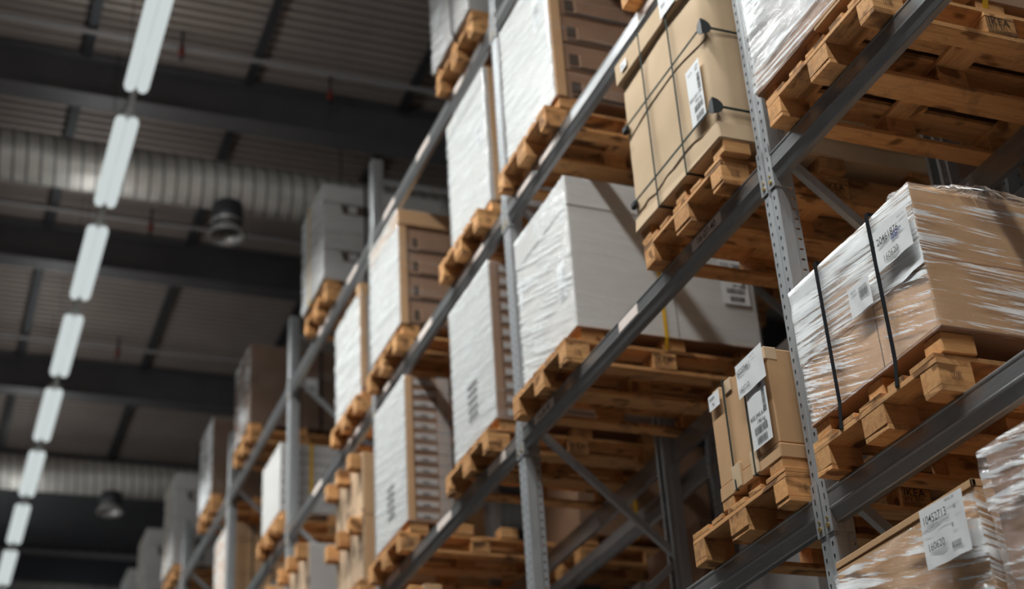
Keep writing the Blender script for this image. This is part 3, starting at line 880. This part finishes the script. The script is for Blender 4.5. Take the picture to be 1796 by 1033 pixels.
hoop_y(t, 'strap_black', 3.985-y0, x0-0.018, x1, 0.0, 0.60, 0.021, below=(0.0, -0.104))
sheet(t, FRONT, (x0-0.026, 3.965-y0, 0.34), 0.215, 0.165, [('t', 0.02, 0.095, 0.042, '20461876', 'ink', 0.82), ('t', 0.04, 0.02, 0.038, '160620', 'ink_soft', 0.85), ('t', 0.105, 0.075, 0.04, '#8', 'ink_blue'), ('t', 0.15, 0.09, 0.025, 'un', 'ink_blue'), ('t', 0.16, 0.135, 0.012, 'HOG 72', 'ink_soft')], curl=0.004)
sheet(t, FRONT, (x0-0.026, 4.175-y0, 0.255), 0.14, 0.12, [('b', 0.07, 0.05, 0.055, 0.045, 4), ('t', 0.02, 0.09, 0.018, 'SKH', 'ink_soft')], curl=0.003)

# --- small kraft box with three white labels
y0 = 4.80
pallet('B', 4.78, 'wooden pallet under the small kraft box with three white labels', 0)
t = load('labelled_carton', 'small kraft box with three white labels, on the pallet left of the nearest upright', 'box', 'B', y0)
x0, x1, ly = 0.012, 0.95, 0.50
carton(t, 'kraft', x0, x1, 0, ly, 0.03, 0.455, 0.005)
carton(t, 'kraft', x0-0.006, x1, -0.006, ly+0.006, -0.035, 0.028, 0.005, 'base_tray')
for a, b in ((0.0, 0.05), (0.30, 0.36), (0.40, 0.46)):
    make('edge_board', 'kraft_pale', t, lambda bm: box(bm, x0-0.008, x0+0.05, a, b, 0.40, 0.462, 0.003, 0.002))
make('edge_board', 'kraft_pale', t, lambda bm: box(bm, x0-0.014, x0+0.004, 0.16, 0.22, -0.03, 0.075, 0.003, 0.002))
make('edge_board', 'kraft_pale', t, lambda bm: box(bm, x0-0.014, x0+0.004, 0.31, 0.38, -0.03, 0.075, 0.003, 0.002))
feet(t, x0, x1, 0.0, ly)
bx('runner', 'wood_x', t, x0-0.004, x1, ly-0.10, ly, -0.0785, -0.036, bev=0.003)
bx('runner', 'wood_x', t, x0-0.004, x1, 0.0, 0.10, -0.0785, -0.036, bev=0.003)
hoop_y(t, 'strap_green', 5.155-y0, x0-0.008, x1, -0.03, 0.462, 0.012)
hoop_y(t, 'strap_green', 4.99-y0, x0-0.008, x1, -0.03, 0.462, 0.012)
sheet(t, FRONT, (x0-0.020, 4.965-y0, 0.055), 0.155, 0.27, [('t', 0.008, 0.125, 0.026, '602.545.61'), ('t', 0.055, 0.097, 0.025, '190 kg'), ('b', 0.03, 0.055, 0.10, 0.034, 2), ('b', 0.04, 0.012, 0.08, 0.032, 4), ('b', 0.118, 0.13, 0.024, 0.10, 6, True), ('b', 0.10, 0.24, 0.03, 0.02, 7)])
sheet(t, FRONT, (x0-0.027, 5.005-y0, 0.305), 0.225, 0.155, [('t', 0.012, 0.10, 0.036, '60259461', 'ink', 0.8), ('t', 0.012, 0.02, 0.032, '160710', 'ink', 0.9), ('t', 0.13, 0.13, 0.012, 'JHG 72', 'ink_soft')], tilt=0.03, curl=0.003)
sheet(t, FRONT, (x0-0.014, 5.285-y0, 0.375), 0.095, 0.07, [('t', 0.01, 0.045, 0.018, '60259'), ('t', 0.03, 0.015, 0.02, '76')])

# --- the two wrapped loads at the bottom right
y0 = 3.71
pallet('E', 3.74, 'wooden pallet under the wrapped load with the 10452713 sheet', 0, stamp=False)
t = load('wrapped_load', 'film wrapped kraft tray with a white sheet reading 10452713, at the bottom right', 'wrapped load', 'E', y0)
carton(t, 'kraft', 0.0, 1.15, 0.0, 0.83, 0.0, 0.975, 0.005)
make('rim', 'kraft', t, lambda bm: (box(bm, -0.004, 0.012, 0.0, 0.83, 0.975, 1.0, 0.002), box(bm, -0.004, 1.15, 0.0, 0.012, 0.975, 1.0, 0.002)))
feet(t, 0.0, 1.15, 0.0, 0.83, three=False)
wrap(t, 0.0, 1.15, 0, 0.83, 0.0, 0.955, 'film_folds', 'film_crinkled', amp=0.014, off=0.012, top=0, res=0.022, tilt=0.35)
sheet(t, FRONT, (-0.034, 0.262, 0.775), 0.235, 0.205, [('t', 0.02, 0.145, 0.040, '10452713', 'ink', 0.82), ('t', 0.025, 0.055, 0.036, '160620', 'ink', 0.85), ('t', 0.09, 0.128, 0.012, 'SE-HODEXN', 'ink_soft'), ('t', 0.19, 0.15, 0.022, '6'), ('t', 0.165, 0.095, 0.022, '8'), ('t', 0.15, 0.185, 0.014, 'HOG 20'), ('t', 0.012, 0.12, 0.012, 'SUPPL', 'ink_soft'), ('b', 0.15, 0.03, 0.05, 0.02, 5)], tilt=-0.03, curl=0.006)
y0 = 2.83
pallet('E', 2.86, 'wooden pallet under the dark streaky wrapped load', 1, stamp=False)
t = load('wrapped_load', 'dark brown load in streaky film, in the bottom right corner beside the 10452713 sheet', 'wrapped load', 'E', y0)
carton(t, 'kraft_dark', 0.0, 1.15, 0.0, 0.80, 0.0, 1.05, 0.006)
make('handle_hole', 'fold', t, lambda bm: box(bm, -0.003, 0.01, 0.56, 0.66, 0.86, 0.885, 0.002))
feet(t, 0.0, 1.15, 0.0, 0.80, three=False)
wrap(t, 0.0, 1.15, 0, 0.80, 0.0, 0.90, 'film_folds', 'film_crinkled', amp=0.012, off=0.012, top=0, res=0.022, tilt=0.5)
wrap(t, 0.0, 1.15, 0, 0.80, 0.86, 1.06, 'film_folds', 'film_crinkled', amp=0.012, off=0.018, top=0.2, res=0.022, tilt=0.3)


# --- stacked carton loads
def tiers(t, mat, x0, x1, ly, h0, h1, nn, face=None, gap=0.006):
    hh = (h1-h0)/nn
    for k in range(nn):
        c = carton(t, mat, x0, x1, 0, ly, h0+k*hh, h0+(k+1)*hh-gap, 0.005)
        if face: face(c, k, h0+k*hh, hh)


y0 = 6.72
pallet('C', 6.72, 'wooden pallet under the slotted brown carton stack at the top, above the long white box', 2)
t = load('carton_stack', 'white wrapped stack of slotted brown cartons at the top, above the long white box', 'carton stack', 'C', y0)
def slots(c, k, z, hh):
    make('hand_hole', 'fold', c, lambda bm: box(bm, 0.19, 0.25, -0.004, 0.01, z+0.045, z+0.125, 0.002))
    make('recess', 'fold', c, lambda bm: box(bm, 0.19, 1.12, -0.003, 0.01, z+0.012, z+0.03, 0.002))
    make('ledge', 'kraft_dark', c, lambda bm: box(bm, 0.26, 1.12, -0.007, 0.01, z+0.031, z+0.125, 0.003))
tiers(t, 'kraft_dark', 0.09, 1.2, 0.78, 0.0, 1.06, 5, slots)
make('edge_board', 'kraft', t, lambda bm: (box(bm, 0.084, 0.15, -0.012, 0.0, 0, 1.06, 0.002), box(bm, 0.082, 0.09, -0.01, 0.06, 0, 1.06, 0.002)))
make('white_front_sheet', 'white_card', t, lambda bm: box(bm, 0.074, 0.082, 0.0, 0.78, 0.0, 1.06, 0.002))  # white sheet over the front of the stack
feet(t, 0.09, 1.2, 0.0, 0.78)
wrap(t, 0.074, 1.2, -0.008, 0.78, -0.03, 1.06, 'film_white', 'film_clear', amp=0.006)
make('film_band', 'film_clear', t, lambda bm: box(bm, 0.62, 0.92, -0.03, -0.028, -0.03, 1.06))
sheet(t, FRONT, (0.072, 0.22, 0.62), 0.12, 0.26, [('b', 0.02, 0.10, 0.08, 0.10, 3), ('b', 0.03, 0.02, 0.06, 0.05, 4)])

y0 = 7.91
pallet('C', 7.91, 'wooden pallet under the tall pale wrapped box beneath the topmost beam', 0)
t = load('wrapped_carton', 'tall pale wrapped box just under the topmost beam, left of the second upright', 'box', 'C', y0)
carton(t, 'white_card', 0.10, 1.2, 0, 0.77, 0, 1.03, 0.005)
make('lid', 'white_card', t, lambda bm: box(bm, 0.094, 1.2, -0.004, 0.776, 0.98, 1.10, 0.005))
make('edge_board', 'kraft', t, lambda bm: box(bm, 0.13, 0.28, -0.008, -0.004, 0.0, 1.1, 0.002))
feet(t, 0.10, 1.2, 0.0, 0.77)
wrap(t, 0.10, 1.2, -0.008, 0.77, -0.005, 1.09, 'film_white', 'film_clear', amp=0.007)
sheet(t, FRONT, (0.098, 0.20, 0.52), 0.14, 0.18, [('b', 0.02, 0.10, 0.10, 0.05, 3), ('b', 0.03, 0.02, 0.06, 0.05, 4)])


def arrows(t, x, y, z):
    """printed handling strokes, seen through the film"""
    def fn(bm):
        for k in range(5):
            bar(bm, (x, y-0.10, z+k*0.055-0.012), (x, y+0.07, z+k*0.055-0.004), 0.002, 0.017, (1, 0, 0))
    return make('printed_marks', 'ink_soft', t, fn)


def labelled(c, k, z, hh, xa=0.145, w=0.25):
    sheet(c, NEAR, (xa, -0.002, z+0.022), w, hh*0.46, [], 'label_grey', 'carton_label')
    make('printed_line', 'ink_soft', c, lambda bm: box(bm, xa+w*0.3, xa+w*0.62, -0.006, -0.0045, z+0.028, z+0.040))


y0 = 7.96
pallet('A', 7.95, 'wooden pallet under the tall white wrapped stack left of the second upright', 1)
t = load('carton_stack', 'tall white wrapped carton stack with dark printed strokes, just left of the second upright', 'carton stack', 'A', y0)
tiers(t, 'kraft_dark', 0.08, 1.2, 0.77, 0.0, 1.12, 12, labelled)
make('white_front_sheet', 'white_card', t, lambda bm: box(bm, 0.072, 0.08, 0.0, 0.77, 0.0, 1.12, 0.002))  # added white sheet paints the film glare over brown carton fronts
make('edge_board', 'kraft_dark', t, lambda bm: box(bm, 0.074, 0.13, -0.008, -0.003, 0.0, 1.12, 0.002))
make('slip_sheet', 'kraft_dark', t, lambda bm: box(bm, 0.06, 1.2, -0.012, 0.78, -0.012, -0.001, 0.002))
arrows(t, 0.0625, 8.36-y0, 0.19)
feet(t, 0.08, 1.2, 0.0, 0.77)
wrap(t, 0.072, 1.2, -0.006, 0.77, -0.004, 1.12, 'film_white', 'film_clear', amp=0.003)

y0 = 9.74
pallet('A', 9.74, 'wooden pallet under the white wrapped stack with the column of white carton labels', 2)
t = load('carton_stack', 'white wrapped stack of brown cartons with a column of white labels on its near side', 'carton stack', 'A', y0)
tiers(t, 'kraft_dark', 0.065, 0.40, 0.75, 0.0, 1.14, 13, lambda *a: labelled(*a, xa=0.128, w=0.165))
make('white_front_sheet', 'white_card', t, lambda bm: box(bm, 0.057, 0.065, 0.0, 0.75, 0.0, 1.14, 0.002))  # white board standing in for glare of the film on this front
make('edge_board', 'kraft', t, lambda bm: box(bm, 0.06, 0.115, -0.008, -0.003, 0.0, 1.14, 0.002))
make('slip_sheet', 'kraft_dark', t, lambda bm: box(bm, 0.05, 0.41, -0.012, 0.76, -0.012, -0.001, 0.002))
arrows(t, 0.0475, 10.12-y0, 0.17)
feet(t, 0.065, 0.9, 0.0, 0.75)
wrap(t, 0.057, 0.40, -0.006, 0.75, -0.004, 1.14, 'film_white', 'film_clear', amp=0.003)

make('film_band', 'film_sheen', t, lambda bm: box(bm, 0.30, 0.405, -0.022, -0.020, 0.0, 1.14))

y0 = 4.84
pallet('C', 4.84, 'wooden pallet whose corner shows at the top, above the tall strapped kraft box', 0)
t = load('carton_stack', 'kraft box on the pallet at the top edge, above the tall strapped kraft box', 'box', 'C', y0)
carton(t, 'kraft', 0.05, 1.15, 0.0, 0.76, 0.0, 0.6, 0.006)
feet(t, 0.05, 1.15, 0.0, 0.76, three=False)

y0 = 9.72
pallet('C', 9.72, 'wooden pallet under the wrapped brown carton stack left of centre, second beam line', 1)
t = load('carton_stack', 'white wrapped stack of brown cartons with a kraft lid, on the second beam line', 'carton stack', 'C', y0)
def slots2(c, k, z, hh):
    make('hand_hole', 'fold', c, lambda bm: box(bm, 0.15, 0.19, -0.004, 0.01, z+0.05, z+0.13, 0.002))
    make('ledge', 'kraft_dark', c, lambda bm: box(bm, 0.20, 0.46, -0.007, 0.01, z+0.03, z+0.14, 0.003))
    make('recess', 'fold', c, lambda bm: box(bm, 0.12, 0.58, -0.003, 0.01, z+0.008, z+0.022, 0.002))
tiers(t, 'kraft_dark', 0.045, 0.62, 0.75, 0.0, 0.86, 4, slots2)
make('lid', 'kraft', t, lambda bm: box(bm, 0.035, 0.63, -0.01, 0.76, 0.885, 1.02, 0.005))
make('edge_board', 'kraft', t, lambda bm: (box(bm, 0.038, 0.10, -0.012, -0.003, 0, 0.87, 0.002)))
make('white_front_sheet', 'white_card', t, lambda bm: box(bm, 0.035, 0.044, 0.0, 0.75, 0.0, 0.87, 0.002))  # white sheet covering the carton fronts
feet(t, 0.045, 1.15, 0.0, 0.75)
wrap(t, 0.03, 0.63, -0.012, 0.76, -0.004, 1.02, 'film_white', 'film_clear', amp=0.009)
make('film_band', 'film_clear', t, lambda bm: box(bm, 0.50, 0.60, -0.035, -0.033, 0.0, 1.0))

y0 = 10.84
pallet('C', 10.83, 'wooden pallet under the crumpled white wrapped load behind the third upright', 0)
t = load('wrapped_load', 'crumpled white wrapped load behind the third upright, second beam line', 'wrapped load', 'C', y0)
carton(t, 'white_card', 0.05, 1.15, 0.0, 0.78, 0.0, 0.90, 0.01)
make('edge_board', 'kraft', t, lambda bm: (box(bm, 0.04, 0.12, -0.012, 0.08, 0.86, 0.97, 0.004), box(bm, 0.04, 0.10, -0.01, 0.0, 0.0, 0.9, 0.003)))
feet(t, 0.05, 1.15, 0.0, 0.78)
wrap(t, 0.05, 1.15, -0.01, 0.78, -0.06, 0.90, 'film_white', 'film_clear', amp=0.022)

y0 = 13.67
pallet('C', 13.67, 'wooden pallet under the small white box with a yellow strap, beside the fourth upright', 1)
t = load('strapped_carton', 'small white box of thin layers with a yellow strap, beside the fourth upright', 'box', 'C', y0)
tiers(t, 'grey_card', 0.05, 1.15, 0.78, 0.0, 0.72, 7)
make('white_front_sheet', 'white_card', t, lambda bm: box(bm, 0.04, 0.05, 0.0, 0.78, 0.0, 0.72, 0.002))  # white sheet over the front of the layers
hoop_x(t, 'strap_yellow', 0.35, -0.004, 0.784, 0, 0.72, 0.035)
feet(t, 0.05, 1.15, 0.0, 0.78)

y0 = 16.66
pallet('C', 16.66, 'wooden pallet far down the second beam line, under the brown wrapped box with black straps', 2)
t = load('wrapped_carton', 'brown box in shiny film with black straps, far down the second beam line', 'box', 'C', y0)
for a, b in ((0.0, 0.40), (0.405, 0.80), (0.805, 1.0)):
    carton(t, 'kraft', 0.14, 1.15, 0.0, 0.78, a, b, 0.006)
for xx in (0.42, 0.66): hoop_x(t, 'strap_black', xx, -0.004, 0.784, 0, 1.0, 0.02)
feet(t, 0.14, 1.15, 0.0, 0.78)
wrap(t, 0.14, 1.15, 0, 0.78, -0.02, 1.0, 'film_white', 'film_clear', amp=0.014)

# --- topmost beam line
y0 = 7.82
pallet('D', 7.80, 'wooden pallet under the grey wrapped load of the topmost beam line, by the second upright', 2)
t = load('wrapped_load', 'grey wrapped load with a black strap at the top, on the topmost beam line', 'wrapped load', 'D', y0)
carton(t, 'grey_card', -0.02, 1.15, 0.0, 0.78, -0.02, 0.9, 0.01)
hoop_y(t, 'strap_black', 8.11-y0, -0.036, 1.15, -0.0, 0.9, 0.022, below=(0.0, -0.08))
feet(t, 0.0, 1.15, 0.0, 0.78)
wrap(t, -0.02, 1.15, 0, 0.78, -0.04, 0.9, 'film_crinkled', 'film_clear', amp=0.008)

def white_handles(l, y0, label, lp, tall, strap, vv, grey=False, far=0.78):
    pallet(l, y0-0.02, lp, vv)
    t = load('carton_stack', label, 'carton stack', l, y0)
    hh = tall/2
    for k in range(2):
        for a, b in ((-0.02, 0.56), (0.57, 1.15)):
            c = carton(t, 'grey_card', a, b, 0, far, k*hh, k*hh+hh*0.62, 0.005)
            make('hand_hole', 'fold', c, lambda bm: [bm.faces.new([bm.verts.new((a+x, -0.003, k*hh+z)) for x, z in ((0.16, hh*0.60), (0.185, hh*0.40), (0.44, hh*0.40), (0.44, hh*0.60))])])
            make('hand_tab', 'grey_card', c, lambda bm: box(bm, a+0.24, a+0.32, -0.006, 0.0, k*hh+hh*0.43, k*hh+hh*0.58))
            carton(t, 'grey_card', a-0.004, b+0.003, -0.005, far+0.005, k*hh+hh*0.625, (k+1)*hh-0.004, 0.005, 'lid')
    feet(t, 0.0, 1.15, 0.0, far)
    for xx in (0.38,): hoop_x(t, 'strap_black', xx, -0.008, far+0.008, 0, tall, 0.022)
    if strap: hoop_y(t, 'strap_yellow', far*0.62, -0.03, 1.15, -0.02, tall, 0.03)
    wrap(t, -0.025, 1.155, -0.006, far, -0.005, tall, 'film_milky', 'film_clear', amp=0.006)
white_handles('D', 11.78, 'stack of white cartons with black hand holes, beside the third upright, topmost beam line', 'wooden pallet under the white hand hole cartons beside the third upright, topmost beam line', 1.03, True, 0)
y0 = 15.02
pallet('D', 15.0, 'wooden pallet under the brown wrapped box behind the fourth upright, topmost beam line', 1)
t = load('wrapped_carton', 'brown wrapped box behind the fourth upright, topmost beam line', 'box', 'D', y0)
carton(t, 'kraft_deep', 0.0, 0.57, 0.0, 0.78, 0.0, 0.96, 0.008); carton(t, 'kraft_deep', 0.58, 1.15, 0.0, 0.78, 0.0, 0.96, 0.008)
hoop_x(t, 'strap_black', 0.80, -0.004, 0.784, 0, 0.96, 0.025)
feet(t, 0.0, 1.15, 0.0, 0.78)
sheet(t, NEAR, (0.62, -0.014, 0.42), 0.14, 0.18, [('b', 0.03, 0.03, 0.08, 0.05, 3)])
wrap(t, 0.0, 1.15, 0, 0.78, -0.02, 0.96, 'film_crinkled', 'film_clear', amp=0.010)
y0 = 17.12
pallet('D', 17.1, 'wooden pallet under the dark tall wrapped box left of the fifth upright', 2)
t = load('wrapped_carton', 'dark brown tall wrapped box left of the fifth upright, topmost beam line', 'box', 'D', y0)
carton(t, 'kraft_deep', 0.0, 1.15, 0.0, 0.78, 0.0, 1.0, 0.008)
feet(t, 0.0, 1.15, 0.0, 0.78)
wrap(t, 0.0, 1.15, 0, 0.78, -0.02, 1.0, 'film_layered', 'film_clear', amp=0.012)
white_handles('D', 19.66, 'stack of grey white cartons with hand holes, left of the dark tall wrapped box', 'wooden pallet under the grey white hand hole cartons far down the topmost beam line', 1.30, True, 1)
white_handles('D', 22.1, 'stack of grey white cartons with hand holes, last but one of the topmost beam line', 'wooden pallet under the last but one carton stack of the topmost beam line', 1.40, True, 0)
white_handles('D', 23.95, 'pale carton stack at the far end of the topmost beam line', 'wooden pallet under the farthest carton stack of the topmost beam line', 1.40, False, 2)

# --- wooden crates with protruding cleats
def crate(l, y0, z0, h, label, ly=0.78, x0=0.04, depth=1.1, side='kraft'):
    t = thing('wooden_crate', label, 'crate', (0, y0, z0), 'pale wooden crates in the racking')
    bx('side_panel', side, t, x0+0.02, x0+depth, 0.0, ly, 0.0, h-0.004, bev=0.004)
    for a, b in ((0.0, 0.30), (0.31, 0.52), (0.53, ly)):
        bx('front_board', 'crate', t, x0, x0+0.02, a+0.003, b-0.003, 0.0, h-0.006, bev=0.003)
    for cy in (0.055, ly/2, ly-0.055):
        bx('cleat', 'wood_x', t, x0-0.10, x0, cy-0.05, cy+0.05, h-0.15, h-0.02, bev=0.006, jit=0.003)
    return t
pallet('A', 10.80, 'wooden pallet under the pale cleated crates, third beam line left of centre', 0)
for k in range(2): crate('A', 10.82, LV['A']+0.147+0.53*k, 0.53, 'pale wooden crate with protruding cleats right of the fourth upright, %s of two' % ['lower', 'upper'][k])
pallet('A', 12.52, 'wooden pallet under the crates with a grey near side, third beam line', 1)
for k in range(2): crate('A', 12.54, LV['A']+0.147+0.46*k, 0.46, 'cleated wooden crate with grey near side beside the fourth upright, %s of its stack' % ['lower', 'upper'][k], side='grey_card')
pallet('A', 13.68, 'wooden pallet under the crates at the lower edge, left of the fourth upright', 2)
for k in range(2): crate('A', 13.70, LV['A']+0.147+0.46*k, 0.46, 'cleated wooden crate at the lower edge left of the fourth upright, %s of its stack' % ['lower', 'upper'][k])
pallet('B', 9.42, 'wooden pallet under the narrow pale crate at the lower edge, fourth beam line', 1)
crate('B', 9.44, LV['B']+0.147, 1.07, 'narrow pale crate whose top shows at the lower edge, left of the second upright', x0=0.06, depth=0.13)

# --- back row, glimpsed through the gaps
BR = [('A', 5.0, 'kraft_dark', 0.9), ('A', 9.72, 'kraft_dark', 0.8), ('B', 5.85, 'kraft_dark', 0.7), ('B', 6.75, 'grey_card', 0.8), ('B', 7.95, 'kraft_dark', 1.0), ('B', 8.85, 'grey_card', 0.9), ('B', 9.72, 'kraft_dark', 0.9), ('C', 7.95, 'kraft_dark', 0.9), ('C', 5.0, 'kraft_dark', 0.9)]
NM = {'A': 'third', 'B': 'fourth', 'C': 'second'}
for k, (l, y, mt, h) in enumerate(BR):
    nth = ORD[[b[1] for b in BR if b[0] == l].index(y)] if False else ORD[sorted(b[1] for b in BR if b[0] == l).index(y)]
    pallet(l, y, 'shadowed pallet of the back row, %s beam line, %s from the near end' % (NM[l], nth), k, x=XB, group='back row pallets')
    t = load('carton', 'shadowed box of the back row, %s beam line, %s from the near end' % (NM[l], nth), 'box', l, y, XB, 'back row boxes')
    carton(t, mt, 0.03, 1.15, 0.02, 0.78, 0, h, 0.006)
    hoop_x(t, 'strap_yellow' if k % 2 else 'strap_black', 0.5, 0.016, 0.784, 0, h, 0.025)
    feet(t, 0.03, 1.15, 0.02, 0.78, three=False)
